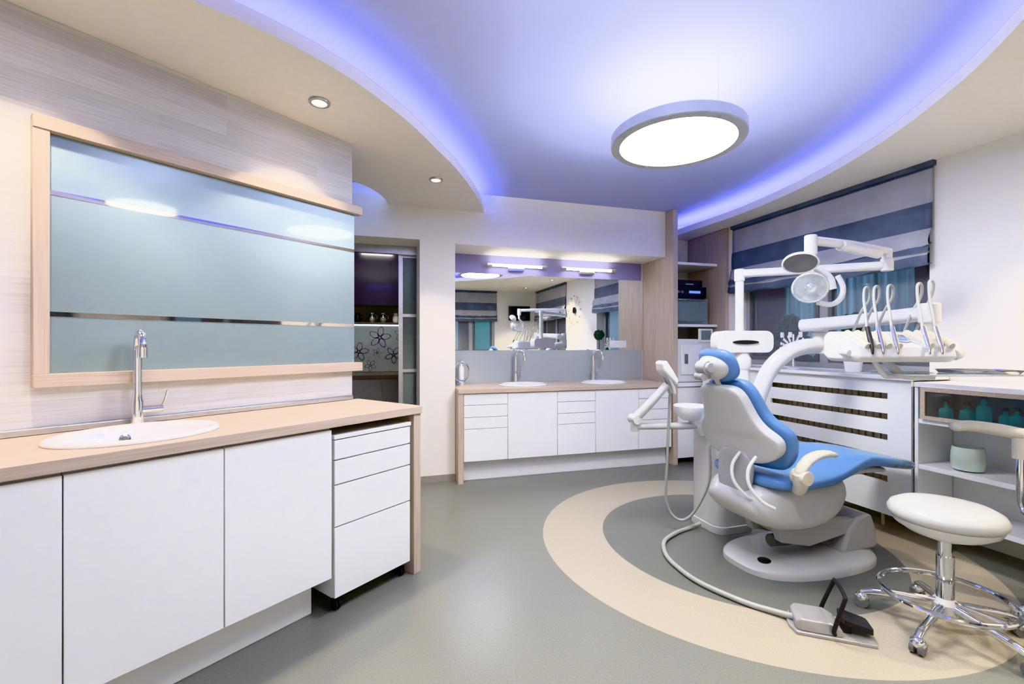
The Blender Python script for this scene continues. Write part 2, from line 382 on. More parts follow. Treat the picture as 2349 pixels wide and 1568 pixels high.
obj(g,'worktop',M_woodX,loc=LO,rot=LR,bevel=.002,label='long oak-effect worktop with oval sink cut-out',category='worktop')
obj(G().box(-.052,-.002,.012,.57,0,.8725),'end_panel',M_woodZ,loc=LO,rot=LR,bevel=.002,label='oak-effect end panel holding up the long worktop',category='panel')
g=G().box(-2.8,-.045,.56,.5795,.914,.94)
obj(g,'upstand',M_alu,loc=LO,rot=LR,bevel=.004,label='thin aluminium upstand along the back of the worktop',category='trim')
def basin(loc,rot,a,b,lab,grp):
    e=thing('sink',lab,'sink',loc,rot,grp)
    prof=[(1.06,.0005),(1.07,.006),(1.04,.013),(1.0,.015),(.95,.010),(.90,-.004),(.84,-.05),(.72,-.09),(.45,-.112),(.16,-.12),(.05,-.121)]
    g=G(); rings=[]
    for r,z in prof: rings.append([(a*r*math.cos(2*math.pi*j/48),b*r*math.sin(2*math.pi*j/48),z) for j in range(48)])
    g.loft(rings,cap=False); obj(g,'bowl',M_ceramic,e,solid=.003,sharp=0)
    obj(G().lathe((0,0,-.119),[(.026,0),(.026,.003),(.018,.004),(.018,.001),(.004,.001)],24),'drain',M_chrome,e)
    gg=G().lathe((0,b*.835,-.036),[(.019,0),(.019,.004),(.012,.005),(.012,.001),(.003,.001)],24,M=Matrix.Rotation(math.radians(75),3,'X'))
    obj(gg,'overflow',M_chrome,e)
    return e
M=Matrix.Rotation(LR,4,'Z')@Vector((sx,sy,0))
basin((LO[0]+M.x,LO[1]+M.y,.913),LR,.245,.20,'oval white ceramic sink set into the long oak worktop',None)
def faucet(loc,rot,h,lab,grp=None):
    e=thing('faucet',lab,'faucet',loc,rot,grp)
    obj(G().lathe((0,0,0),[(.027,0),(.027,.006),(.022,.012),(.0215,.10),(.018,.115),(.0165,.13),(.016,h-.09),(.016,h-.07)],24),'column',M_chrome,e)
    pts=[(0,0,h-.075),(0,-.004,h-.045),(0,-.022,h-.014),(0,-.055,h-.002),(0,-.088,h-.014),(0,-.106,h-.045),(0,-.11,h-.085)]
    g=G().tube(pts,.0145,16,6); g.cyl((0,-.11,h-.10),(0,-.11,h-.06),.0175); obj(g,'spout',M_chrome,e)
    g=G().cyl((.01,0,.065),(.085,0,.065),.016); g.tube([(.078,0,.07),(.092,0,.10),(.10,-.005,.14)],[.005,.004],10); obj(g,'lever',M_chrome,e)
    return e
M=Matrix.Rotation(LR,4,'Z')@Vector((-1.12,.51,0))
faucet((LO[0]+M.x,LO[1]+M.y,.913),LR-.12,.385,'tall chrome gooseneck tap behind the oval sink')
e=thing('framed_glass_panel','frosted glass wall panel with mirror stripes in oak frame','wall panel',LO,LR)
g=G(); g.box(-1.42,-1.375,.535,.5795,1.14,2.05); obj(g,'frame_side',M_woodZ,e,bevel=.002)
g=G(); g.box(-1.42,.0,.53,.5795,2.05,2.10); obj(g,'frame_top',M_woodX,e,bevel=.002)
g=G(); g.box(-1.42,.0,.53,.5795,1.09,1.14); obj(g,'frame_bottom',M_woodX,e,bevel=.002)
g=G(); g.box(-1.375,-.035,.566,.574,1.14,2.05); obj(g,'glass',M_frost,e,smooth=False)
for z in(1.366,1.827):
    obj(G().box(-1.375,-.036,.5645,.566,z-.009,z+.009),'mirror_stripe',M_stripe,e,smooth=False)
# ------------------------------------------------------------------ back vanity
BL=(0,4.02,0)
gb='handleless white cabinets under the mirror counter'
dz=[(.193,.487),(.487,.592),(.592,.702),(.702,.806)]
for x0,x1,k in((.745,1.157,'d'),(1.157,1.65,'o'),(1.65,2.05,'d'),(2.05,2.53,'o'),(2.53,2.915,'d')):
    fr=[('drawer',a,b) for a,b in dz] if k=='d' else [('door',.193,.806)]
    cabinet('vanity_cabinet','white gloss cabinet with %s below mirror'%('four drawers' if k=='d' else 'single door'),BL,0,x0,x1,.02,.58,.193,.809,fr,gb)
obj(G().box(.745,2.915,4.14,4.16,0,.193),'plinth',M_white,bevel=.002,label='white recessed plinth under the mirror counter',category='plinth')
obj(G().prism(rect(.693,2.915,4.02,4.61),.81,.85,[ell(1.39,4.31,.22,.175),ell(2.28,4.31,.22,.175)]),'worktop',M_woodX,bevel=.002,label='oak-effect worktop with two oval sinks below mirror',category='worktop')
obj(G().box(.693,.743,4.03,4.60,0,.809),'end_panel',M_woodZ,bevel=.002,label='oak-effect end panel of the mirror counter',category='panel')
for x in(1.39,2.28):
    basin((x,4.31,.85),0,.23,.185,'oval white ceramic sink in the mirror counter','sinks in the mirror counter')
    faucet((x-.01,4.53,.85),.7,.335,'chrome gooseneck tap at the mirror counter','taps at the mirror counter')
obj(G().box(.695,2.935,4.612,4.6195,.85,1.19),'splashback',M_frost2,label='frosted pale glass splashback behind the sinks',category='splashback',smooth=False)
obj(G().box(.695,2.935,4.608,4.6195,1.19,1.985),'wall_mirror',M_mirror,label='wide frameless wall mirror over the two sinks',category='mirror',smooth=False)
for x in(1.08,1.90):
    e=thing('vanity_light','chrome wall light with glowing horizontal tube above mirror','light',(x+.325,4.612,2.07),0,'tube lights above the mirror')
    obj(G().box(-.09,.09,-.03,0,-.045,.0),'bracket',M_chrome,e,bevel=.004)
    obj(G().box(-.30,.30,-.045,-.028,-.012,.014),'rail',M_chrome,e,bevel=.003)
    for s_ in(-1,1): obj(G().cyl((.27*s_,-.065,0),(.325*s_,-.065,0),.02),'end_cap',M_chrome,e)
    obj(G().cyl((-.27,-.065,0),(.27,-.065,0),.014),'tube',M_tube,e)
e=thing('wall_socket','white double power socket by the mirror edge','socket',(2.62,4.607,1.255))
obj(G().box(-.10,.10,-.012,0,-.04,.04),'plate',M_sock,e,bevel=.004)
for x in(-.05,.05): obj(G().box(x-.03,x+.03,-.0155,-.010,-.028,.028),'rocker',M_plas,e,bevel=.003)
e=thing('wall_dispenser','chrome ring holder with white soap dispenser beside sink','dispenser',(.80,4.48,.85))
g=G(); g.tube([(.075*math.cos(a),-.01,.13+.10*math.sin(a)) for a in [2*math.pi*i/12 for i in range(12)]],.008,8,3,closed=True); g.cyl((0,-.01,.0),(0,-.01,.03),.05); obj(g,'ring_holder',M_chrome,e)
obj(G().lathe((0,-.01,.05),[(.024,0),(.028,.01),(.028,.11),(.02,.135),(.01,.14),(.01,.16)],20),'bottle',M_ceramic,e)
obj(G().tube([(0,-.01,.20),(0,-.01,.24),(0,-.04,.25),(0,-.07,.24)],.005,8,4),'pump',M_chrome,e)
obj(G().box(2.942,3.0,4.05,4.61,0,2.655),'tall_panel',M_woodZ,bevel=.002,label='full-height oak-effect partition panel beside mirror niche',category='panel')
# ------------------------------------------------------------------ shelving tower
e=thing('shelving_tower','tall appliance shelving with oak side and white shelves','shelving',(3.0,4.0,0))
obj(G().box(.555,.598,.0,.60,0,2.485),'side_panel',M_woodZ,e,bevel=.002)
for z in(2.10,1.44): obj(G().box(.003,.554,.12,.60,z,z+.028),'shelf',M_white,e,bevel=.002)
obj(G().box(.003,.554,.05,.61,.81,.85),'counter_shelf',M_white,e,bevel=.002)
obj(G().box(.003,.554,.09,.61,.06,.808),'body',M_gap,e,smooth=False)
for a,b in((.06,.36),(.36,.60),(.60,.806)):
    gg=G(); panel(gg,.004,.553,.07,a,b); obj(gg,'drawer',M_white,e,bevel=.002)
e=thing('autoclave','white tabletop autoclave with small display','appliance',(3.26,4.33,.851))
obj(G().box(-.24,.22,-.24,.24,.0,.46),'body',M_plas,e,bevel=.02,seg=3)
obj(G().box(-.20,.06,-.256,-.238,.08,.40),'door',M_white,e,bevel=.012,seg=3)
g=G().box(.02,.20,-.255,-.235,.42,.57); obj(g,'control_panel',M_plas,e,bevel=.008)
obj(G().box(.05,.17,-.259,-.254,.45,.55),'display',M_lcdg,e)
obj(G().box(-.16,-.13,-.275,-.25,.2,.3),'handle',M_plasd,e,bevel=.004)
e=thing('sterilizer_oven','dark glass-fronted steel oven on the shelf','appliance',(3.24,4.34,1.469))
obj(G().box(-.21,.22,-.19,.2,0,.28),'body',M_alu,e,bevel=.006)
obj(G().box(-.195,.205,-.203,-.19,.03,.25),'door',M_lcdg,e,bevel=.004)
obj(G().box(-.18,.19,-.225,-.212,.255,.268),'handle',M_chrome,e,bevel=.004)
e=thing('audio_receiver','black hi-fi receiver with lit display','electronics',(3.22,4.31,1.750))
obj(G().box(-.2,.20,-.18,.18,0,.12),'body',M_blackg,e,bevel=.004)
obj(G().box(-.02,.12,-.184,-.179,.05,.075),'display',M_lcd,e)
for x in(-.16,-.11): obj(G().cyl((x,-.192,.06),(x,-.179,.06),.015,n=16),'knob',M_alu,e)
e=thing('set_top_box','black set-top box stacked on receiver','electronics',(3.22,4.31,1.871))
obj(G().box(-.18,.17,-.16,.14,0,.075),'body',M_blackg,e,bevel=.012)
obj(G().box(-.05,.05,-.164,-.159,.02,.035),'display',M_lcdg,e)
# ------------------------------------------------------------------ radiator cover + sill
e=thing('radiator_cover','white radiator cover with horizontal slots under window','radiator cover',(3.25,3.0,0))
hs=[rect(-.81,.126,z-.020,z+.020) for z in(.908,.772,.634,.496,.358)]
obj(G().prism(rect(-.95,.98,.12,1.02),0,.02,hs,f=lambda a,b,c:(c,a,b)),'front_panel',M_white,e,smooth=False)
obj(G().box(-.03,.345,-.955,.985,1.02,1.045),'sill_board',M_white,e,bevel=.003)
obj(G().box(.345,.48,-.82,.90,1.041,1.052),'inner_sill',M_white,e)
e=thing('radiator','beige panel radiator behind slotted cover','radiator',(3.34,2.7,.18))
g=G()
for i in range(22): g.box(0,.07,-.55+i*.05,-.508+i*.05,0,.76)
g.box(.02,.05,-.55,.59,.02,.06); g.box(.02,.05,-.55,.59,.70,.74)
g.cyl((.03,-.4,-.18),(.03,-.4,.02),.01); g.cyl((.03,.4,-.18),(.03,.4,.02),.01)
obj(g,'panel',M_radi,e,bevel=.006)
e=thing('low_shelving','white open shelving with oak-framed smoked glass cabinet','shelving',(3.25,1.2,0))
obj(G().box(-.01,.34,-.5,.83,.985,1.015),'top_board',M_white,e,bevel=.002)
for z in(.76,.475,.20): obj(G().box(0,.34,-.48,.81,z,z+.028),'shelf',M_white,e,bevel=.002)
for y in(-.5,.812): obj(G().box(0,.34,y,y+.02,.19,.984),'side',M_white,e,bevel=.002)
obj(G().box(.32,.34,-.48,.81,.228,.984),'back_board',M_white,e)
f=lambda a,b,c:(c,a,b)
obj(G().prism(rect(-.47,.79,.79,.983),-.02,.0,[rect(-.445,.765,.812,.962)],f=f),'glass_door_frame',M_woodX,e,smooth=False)
obj(G().box(-.012,-.006,-.445,.765,.812,.962),'glass_door',M_smoke,e)
obj(G().prism(rect(-.47,.22,.505,.758),-.02,.0,[rect(-.44,.19,.535,.73)],f=f),'glass_door_frame',M_woodX,e,smooth=False)
obj(G().box(-.012,-.006,-.44,.19,.535,.73),'glass_door',M_smoke,e)
obj(G().cyl((.08,.70,0),(.08,.70,.2),.02),'foot',M_alu,e)
obj(G().cyl((.08,-.4,0),(.08,-.4,.2),.02),'foot',M_alu,e)
for i,(y,h,r) in enumerate([(1.90,.10,.034),(1.82,.10,.034),(1.72,.15,.034),(1.645,.09,.03),(1.58,.10,.03),(1.515,.09,.03),(1.42,.14,.036),(1.33,.15,.036),(1.24,.1,.03)]):
    x=3.31+.04*(i%2)
    e=thing('bottle','teal glass bottle with narrow neck in smoked cabinet','bottle',(x,y,.789),0,'teal bottles in the smoked glass cabinet')
    obj(G().lathe((0,0,0),[(r*.9,0),(r,.006),(r,h*.62),(r*.8,h*.74),(r*.35,h*.8),(r*.35,h)],16),'flask',M_teal,e)
    obj(G().lathe((0,0,h),[(r*.42,0),(r*.42,.02)],14),'cap',M_lcdg,e)
e=thing('candle_jar','frosted white and green glass candle jar on shelf','candle',(3.36,1.82,.504))
obj(G().lathe((0,0,0),[(.05,0),(.07,.008),(.078,.05),(.076,.11),(.07,.14),(.066,.14),(.068,.10),(.01,.10)],28),'jar',M_candle,e)
obj(G().cyl((0,0,.1),(0,0,.125),.002,n=6),'wick',M_black,e)
e=thing('tree_ornament','white cut-out tree candle holder on window sill','ornament',(3.38,3.02,1.046))
g=G().lathe((0,0,0),[(.05,0),(.05,.012),(.01,.02)],20)
g.cyl((0,0,0),(0,0,.16),.008)
for a in range(9):
    t=math.pi*(a/8)
    g.tube([(0,0,.12),(0,.05*math.cos(t),.17+.03*math.sin(t)),(0,.13*math.cos(t),.18+.11*math.sin(t))],.0035,6,3)
    for q in(.65,.82,1): g.ball((0,.13*math.cos(t)*q,.18+.11*math.sin(t)*q-.01),(.004,.010,.014),8)
obj(g,'tree',M_plas,e)
for y in(-.07,0.03,.11): obj(G().lathe((.0,y,.265),[(.015,0),(.015,.045)],12),'candle_cup',M_ceramic,e)
e=thing('potted_plant','round green topiary in white pot on window sill','plant',(3.44,2.56,1.046))
obj(G().lathe((0,0,0),[(.05,0),(.065,.11),(.06,.11),(.058,.09),(.01,.09)],24),'pot',M_ceramic,e)
obj(G().cyl((0,0,.08),(0,0,.30),.006),'stem',M_dkwood,e)
g=G()
for i in range(60):
    v=Vector((random.gauss(0,1),random.gauss(0,1),random.gauss(0,1))).normalized()*.07
    g.ball((v.x,v.y,.36+v.z),.02,6)
g.ball((0,0,.36),.07,12); obj(g,'foliage',M_leaf,e)
# ------------------------------------------------------------------ lamps
def ceiling_lamp(loc,k=1):
    e=thing('pendant_lamp','large round flat pendant lamp with grey ring','lamp',loc,0,'round pendant lamps')
    obj(G().lathe((0,0,0),[(.36*k,.062),(.365*k,.057),(.365*k,.005),(.36*k,0),(.315*k,0),(.312*k,.01),(.312*k,.057),(.355*k,.062)],64,cap=False),'ring',M_ring,e)
    obj(G().lathe((0,0,.012),[(.001,0),(.311*k,0)],64,cap=False),'diffuser',M_lamp,e)
    obj(G().lathe((0,0,.054),[(.001,0),(.311*k,0)],64,cap=False),'top_glow',M_lampup,e)
    for a in(30,150,270):
        x,y=.33*k*math.cos(math.radians(a)),.33*k*math.sin(math.radians(a))
        obj(G().cyl((x,y,.060),(x,y,ZC-loc[2]),.0015,n=6),'suspension_wire',M_alu,e)
    for a in(0,90,180,270):
        x,y=.338*k*math.cos(math.radians(a)),.338*k*math.sin(math.radians(a)); obj(G().cyl((x,y,-.003),(x,y,.001),.006,n=10),'screw',M_chrome,e)
ceiling_lamp((1.573,2.135,2.345),.965); ceiling_lamp((.83,1.0,2.36),.70)
def downlight(x,y,w=30):
    e=thing('downlight','recessed round downlight with satin rim','light',(x,y,ZD-.012),0,'recessed ceiling downlights')
    obj(G().lathe((0,0,0),[(.045,.012),(.052,.008),(.050,.001),(.036,.0),(.032,.010)],32,cap=False),'rim',M_alu,e)
    obj(G().lathe((0,0,.008),[(.001,0),(.033,0)],24,cap=False),'bulb',M_spot,e)
    L=bpy.data.lights.new('downlight_beam','SPOT'); L.energy=w; L.color=(1,.84,.66); L.spot_size=math.radians(95); L.spot_blend=.5; L.shadow_soft_size=.03
    o=bpy.data.objects.new('downlight_beam',L); COL.objects.link(o); o.parent=e; o.location=(0,0,-.01)
for x,y in((-.283,2.507),(.423,3.437),(-1.05,1.83),(-1.85,1.2)): downlight(x,y)
downlight(3.2,1.1,40); downlight(3.1,-.2,40); downlight(1.2,-.4,60); downlight(-.6,-.6,60)  # added fill light: downlights out of view beside and behind the camera
L=bpy.data.lights.new('kitchen_light','AREA'); L.energy=5; L.size=.4; L.color=(1,.97,.92)
o=bpy.data.objects.new('kitchen_light',L); COL.objects.link(o); o.location=(0,5.1,2.45)
# ------------------------------------------------------------------ kitchen
e=thing('sliding_door','aluminium sliding door with frosted glass panes','door',(.2,4.57,0))
f=lambda a,b,c:(a,c,b)
obj(G().prism(rect(0,.42,.01,2.16),0,.035,[rect(.04,.38,.06,.98),rect(.04,.38,1.01,1.52),rect(.04,.38,1.55,2.1)],f=f),'frame',M_alu,e,smooth=False)
obj(G().box(.04,.38,.014,.02,.06,2.1),'glass',M_lcdg,e)
obj(G().box(-.75,.37,4.50,4.55,2.12,2.1995),'trim_2',M_alu,smooth=False,**st)
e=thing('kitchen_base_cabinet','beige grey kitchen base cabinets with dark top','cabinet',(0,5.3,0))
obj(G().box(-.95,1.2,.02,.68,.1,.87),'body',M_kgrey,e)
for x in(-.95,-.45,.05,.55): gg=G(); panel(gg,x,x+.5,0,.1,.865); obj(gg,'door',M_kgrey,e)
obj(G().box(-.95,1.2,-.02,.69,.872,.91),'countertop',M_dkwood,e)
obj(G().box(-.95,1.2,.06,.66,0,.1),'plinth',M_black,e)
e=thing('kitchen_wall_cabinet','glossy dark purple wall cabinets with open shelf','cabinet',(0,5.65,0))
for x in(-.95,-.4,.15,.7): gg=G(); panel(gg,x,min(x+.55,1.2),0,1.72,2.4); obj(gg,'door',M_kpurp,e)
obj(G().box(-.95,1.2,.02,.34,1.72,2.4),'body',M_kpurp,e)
obj(G().box(-.95,1.2,.0,.34,1.49,1.515),'shelf',M_dkwood,e)
obj(G().box(-.9,1.15,.1,.12,1.478,1.489),'under_light',M_led3,e)
g=G(); g.prism(rect(-.95,1.2,.912,1.488),0,.01,f=lambda a,b,c:(a,5.98-c,b)); g.c=1
for fx_,fz,r,nf in((-.22,1.16,.13,5),(.03,1.34,.15,5),(.20,1.12,.12,5),(-.08,.99,.08,5),(.3,1.38,.1,5),(-.4,1.38,.12,5),(.5,1.2,.13,5),(.0,1.15,.06,5)):
    for k in range(nf):
        t=2*math.pi*k/nf+fx_*5
        def petal(sc_,sh):
            pts=[]
            for q in range(12):
                w=2*math.pi*q/12; u=r*.5+r*.45*math.cos(w)*sc_; v=r*.26*math.sin(w)*sc_*(1-.1*math.cos(w))
                pts.append((fx_+u*math.cos(t)-v*math.sin(t),fz+u*math.sin(t)+v*math.cos(t)))
            return [(a,5.967-sh,b) for a,b in pts]
        g.c=1; g.add(petal(1,0),[list(range(12))]); g.c=0; g.add(petal(.74,.001),[list(range(12))])
obj(g,'kitchen_splashback',[M_kback,M_kflow],label='pale splashback with purple flower print above kitchen counter',category='splashback',smooth=False)
for x,m,lb in((-.36,M_blackg,'black'),(-.23,M_blackg,'black'),(-.06,M_chrome,'steel'),(.07,M_chrome,'steel'),(.22,M_ceramic,'white')):
    e=thing('jug','small %s jug on the open kitchen shelf'%lb,'jug',(x,5.8,1.516),0,'jugs on the open kitchen shelf')
    obj(G().lathe((0,0,0),[(.03,0),(.042,.03),(.04,.07),(.025,.10),(.03,.12)],16),'body',m,e)
    obj(G().tube([(.03,0,.10),(.06,0,.08),(.055,0,.05),(.04,0,.035)],.005,8,4),'handle',m,e)
# ------------------------------------------------------------------ rear-room items (seen in the mirror)
e=thing('wall_screen','black flat monitor mounted on the rear wall','screen',(3.2,-1.05,1.98))
obj(G().box(-.26,.26,.05,.09,-.17,.17),'bezel',M_blackg,e,bevel=.006); obj(G().box(-.23,.23,.088,.093,-.14,.14),'display',M_screen,e); obj(G().box(-.04,.04,0,.05,-.05,.05),'bracket',M_plasd,e)
e=thing('starburst_clock','wire starburst clock with dot tips on cream wall','clock',(3.6,1.28,1.9))
obj(G().cyl((-.03,0,0),(0,0,0),.06),'dial',M_blackg,e)
for k in range(12):
    g=G()
    t=2*math.pi*k/12; g.cyl((-.02,.05*math.cos(t),.05*math.sin(t)),(-.02,.26*math.cos(t),.26*math.sin(t)),.003,n=6); g.ball((-.02,.27*math.cos(t),.27*math.sin(t)),.015,8)
    obj(g,'ray',M_alu,e)
# ------------------------------------------------------------------ dental chair
CH=thing('dental_chair','blue upholstered dental chair with grey shell and lift base','dental chair',(2.38,2.1,0))
def sect_loft(g,stn,fc,th,p=3,wrap=0,n=28):
    rings=[]
    for i,sn in enumerate(stn):
        x,z,hw=sn[:3]; ts=sn[3] if len(sn)>3 else 1
        a=stn[max(i-1,0)]; b=stn[min(i+1,len(stn)-1)]
        t=Vector((b[0]-a[0],b[1]-a[1])).normalized(); F=Vector((t.y,-t.x))
        ring=[]
        for j in range(n):
            w=2*math.pi*j/n; yy=sgnp(math.cos(w),2/p)*hw; ff=fc+sgnp(math.sin(w),2/p)*th*ts+wrap*(abs(yy)/.3)**2
            ring.append((x+F.x*ff,yy,z+F.y*ff))
        rings.append(ring)
    return g.loft(rings)
g=G(); pl=[(-.44,.02),(-.42,.12),(-.33,.2),(-.15,.25),(.1,.26),(.32,.22),(.43,.12),(.46,0),(.43,-.12),(.32,-.22),(.1,-.26),(-.15,-.25),(-.33,-.2),(-.42,-.11)]
pl=[(p.x,p.y) for p in catmull([(a,b,0) for a,b in pl],3,True)]
rings=[[(a*s_,b*s_,z) for a,b in pl] for s_,z in((1,0),(1,.028),(.97,.042),(.90,.052),(.80,.06))]
g.loft(rings); obj(g,'base_plate',M_plasg,CH,sharp=40)
obj(G().lathe((-.33,-.085,.054),[(.034,0),(.034,.008),(.028,.012)],24),'foot_switch',M_black,CH)
g=G(); pr=[(.17,.05),(.19,.10),(.23,.18),(.29,.24),(.36,.265),(.41,.25),(.44,.18),(.455,.05)]
g.prism(pr,-.14,.14,f=lambda a,b,c:(a,c,b)); obj(g,'lift_housing',M_plasm,CH,bevel=.02,seg=3)
for y in(-.10,.10):
    g=G(); g.prism([(.36,.225),(.40,.18),(-.05,.115),(-.25,.16),(-.28,.25),(-.15,.28),(0,.27)],y-.025,y+.025,f=lambda a,b,c:(a,c,b))
    obj(g,'lift_arm',M_plasm,CH,bevel=.008)
obj(G().box(-.2,.35,-.074,.074,.17,.21),'lift_cover',M_plasm,CH,bevel=.008)
obj(G().cyl((-.2,0,.12),(.25,0,.10),.035).tube([(.3,-.06,.09),(.1,-.05,.11),(-.1,-.05,.15)],.02),'actuator',M_plasd,CH)
un=[(-.49,.45,.05,.3),(-.48,.435,.17,.9),(-.43,.40,.215,1.4),(-.30,.37,.225,1.8),(-.10,.36,.22,1.85),(.05,.375,.205,1.65),(.15,.41,.17,1.1),(.22,.44,.13,.6),(.25,.46,.05,.2)]
g=G(); sect_loft(g,[(x,z,w,t) for x,z,w,t in un],0,-.075,4); obj(g,'seat_base',M_plasg,CH,sub=1,sharp=0)
sc=[(-.43,.525,.10,.3),(-.41,.52,.23,.8),(-.35,.51,.27,1),(-.2,.505,.28,1),(-.05,.515,.275,1),(.08,.54,.255,1),(.20,.572,.235,1.05),(.30,.585,.22,1.05),(.42,.572,.20,1),(.55,.548,.18,.9),(.60,.54,.165,.7),(.61,.538,.09,.3)]
g=G(); sect_loft(g,sc,0,-.040,3.6,wrap=-.012); obj(g,'seat_cushion',M_blue,CH,sub=1,sharp=0)
fc_=[(.50,.556,.09,.3),(.51,.554,.18,.85),(.62,.534,.172,.85),(.72,.516,.16,.78),(.775,.506,.145,.7),(.79,.503,.08,.3)]
g=G(); sect_loft(g,fc_,0,-.045,3.2,wrap=-.012); obj(g,'footrest',M_foot,CH,sub=1,sharp=0)
g=G(); sect_loft(g,[(.05,.46,.08,.4),(.10,.465,.14,1),(.30,.52,.13,1),(.5,.50,.12,.8),(.65,.475,.08,.5)],0,-.03,3); obj(g,'legrest_shell',M_plasg,CH,sub=1,sharp=0)
sp_=[(-.37,.565,.20,.5),(-.375,.585,.235,.9),(-.39,.63,.27,1),(-.40,.68,.292,1),(-.42,.735,.302,1),(-.432,.772,.292,1),(-.444,.80,.262,1),(-.46,.835,.22,1),(-.475,.88,.195,1),(-.50,.95,.178,1),(-.525,1.005,.163,.95),(-.54,1.035,.135,.75),(-.545,1.045,.08,.4)]
g=G(); sect_loft(g,sp_,.036,.036,3.8,wrap=.05); obj(g,'backrest_cushion',M_blue,CH,sub=1,sharp=0)
sp2=[(-.388,.618,.08,.4),(-.392,.628,.17,.9),(-.40,.655,.24,1),(-.408,.69,.278,1),(-.418,.725,.292,1),(-.427,.757,.290,1),(-.437,.782,.268,1),(-.448,.805,.235,1),(-.46,.84,.202,1),(-.475,.885,.18,1),(-.50,.95,.166,1),(-.525,1.0,.155,.95),(-.54,1.03,.13,.75),(-.545,1.04,.08,.4)]
g=G(); sect_loft(g,sp2,-.028,.032,7,wrap=.035); obj(g,'backrest_shell',M_plasg,CH,sub=1,sharp=0)
g=G().cyl((-.574,-.055,.985),(-.535,-.055,.985),.008,n=12)
obj(g,'shell_screw',M_plasd,CH)
g=G(); sect_loft(g,[(-.46,.40,.10),(-.45,.50,.12),(-.44,.60,.13),(-.45,.68,.10)],0,.03,3); obj(g,'backrest_bracket',M_plasm,CH,sub=1,sharp=0)
for y0 in(-.17,-.06):
    obj(G().tube([(-.47,y0,.66),(-.53,y0-.01,.60),(-.54,y0-.03,.52),(-.50,y0-.07,.45),(-.45,y0-.10,.42)],.009,10,5,flat=1),'strap',M_plas,CH)
HR=obj(G().tube([(-.53,0,.98),(-.57,0,1.05),(-.60,0,1.10)],.02,12,3,flat=.5),'headrest_mount',M_plasg,CH)
Mh=Matrix.Rotation(math.radians(-24),3,'Y')
g=G(); 
rings=[]
for k,(t,s_) in enumerate(((-.034,.6),(-.026,.9),(-.008,1),(.010,1),(.026,.9),(.034,.6))):
    ring=[]
    for j in range(28):
        w=2*math.pi*j/28; yy=sgnp(math.cos(w),.7)*.134*s_; zz=sgnp(math.sin(w),.7)*.098*s_
        v=Mh@Vector((t+.02*(yy/.13)**2,yy,zz)); ring.append((v.x-.575,v.y,v.z+1.135))
    rings.append(ring)
g.loft(rings); obj(g,'headrest_cushion',M_blue,HR,sub=1,sharp=0)
g=G(); rings=[]
for t,s_ in((-.075,.35),(-.065,.7),(-.045,.93),(-.035,.97),(-.02,.97)):
    ring=[]
    for j in range(28):
        w=2*math.pi*j/28; v=Mh@Vector((t+.02*(math.cos(w)*s_)**2,math.cos(w)*.11*s_,math.sin(w)*.075*s_)); ring.append((v.x-.575,v.y,v.z+1.135))
    rings.append(ring)
g.loft(rings); obj(g,'headrest_shell',M_plasg,HR,sub=1,sharp=0)
g=G().cyl((-.655,-.035,1.125),(-.655,.035,1.125),.036); g.cyl((-.655,-.055,1.125),(-.655,-.03,1.125),.026); g.cyl((-.64,0,1.06),(-.65,0,1.12),.02)
g.cyl((-.67,-.02,1.075),(-.67,.04,1.075),.022)
obj(g,'headrest_joint',M_plasm,HR)
AR=obj(G().tube([(-.30,-.27,.50),(-.32,-.30,.53),(-.335,-.315,.565),(-.34,-.32,.60)],[.03,.035,.04],14,4),'armrest',M_cream,CH)
g=G(); sec=[(-.36,.585,.028),(-.345,.625,.033),(-.31,.665,.035),(-.25,.69,.035),(-.18,.695,.033),(-.13,.685,.028),(-.115,.675,.017)]
rings=[]
for i,(x,z,w) in enumerate(sec):
    a=sec[max(i-1,0)]; b=sec[min(i+1,len(sec)-1)]; t=Vector((b[0]-a[0],b[1]-a[1])).normalized(); F=Vector((-t.y,t.x))
    rings.append([(x+F.x*.021*math.sin(q)*(w/.036),-.325+w*math.cos(q),z+F.y*.021*math.sin(q)*(w/.036)) for q in [2*math.pi*j/16 for j in range(16)]])
g.loft(rings); obj(g,'armrest_pad',M_cream,AR,sub=1,sharp=0)
g=G().cyl((-.335,-.36,.585),(-.335,-.28,.585),.038,n=28); obj(g,'armrest_pivot',M_cream,AR,bevel=.005)
# ------------------------------------------------------------------ dental unit
U=thing('dental_unit','white dental unit with lamp, spittoon and instrument console','dental unit',(2.3,2.6,0))
def W(x,y,z): return (x-2.3,y-2.6,z)
g=G(); g.prism(rrect(-.17,.14,-.14,.17,.07),0,.05); g.prism(rrect(-.16,.13,-.13,.16,.07),.05,.72); obj(g,'cabinet_body',M_plasg,U,bevel=.012,seg=3)
g=G(); g.prism(rrect(-.10,.24,-.09,.13,.06),.68,.90); obj(g,'upper_body',M_plas,U,bevel=.02,seg=3)
g=G().cyl(W(2.45,2.6,.88),W(2.45,2.6,1.08),.055,.045); g.lathe(W(2.45,2.6,1.08),[(.05,0),(.06,.03),(.06,.07),(.04,.11),(.04,.14)],24); obj(g,'main_column',M_plas,U)
g=G()
hf=lambda a,b,c:(.15+a*.9588+c*.284,0-a*.284+c*.9588,1.195+b)
g.prism(rrect(-.195,.195,0,.15,.05),-.05,.06,f=hf)
HD=obj(g,'control_head',M_plas,U,bevel=.015,seg=3)
obj(G().prism(ell(0,.072,.09,.014),-.058,-.048,f=hf),'grip_recess',M_black,HD)
g=G().cyl(W(2.43,2.6,1.33),W(2.43,2.6,1.70),.028); g.cyl(W(2.43,2.6,1.69),W(2.43,2.6,1.775),.034)
g.cyl(W(2.43,2.6,1.745),W(3.06,2.065,1.745),.028); g.cyl(W(3.06,2.065,1.71),W(3.06,2.065,1.79),.034)
LA=obj(g,'lamp_pole',M_plas,U,bevel=.006)
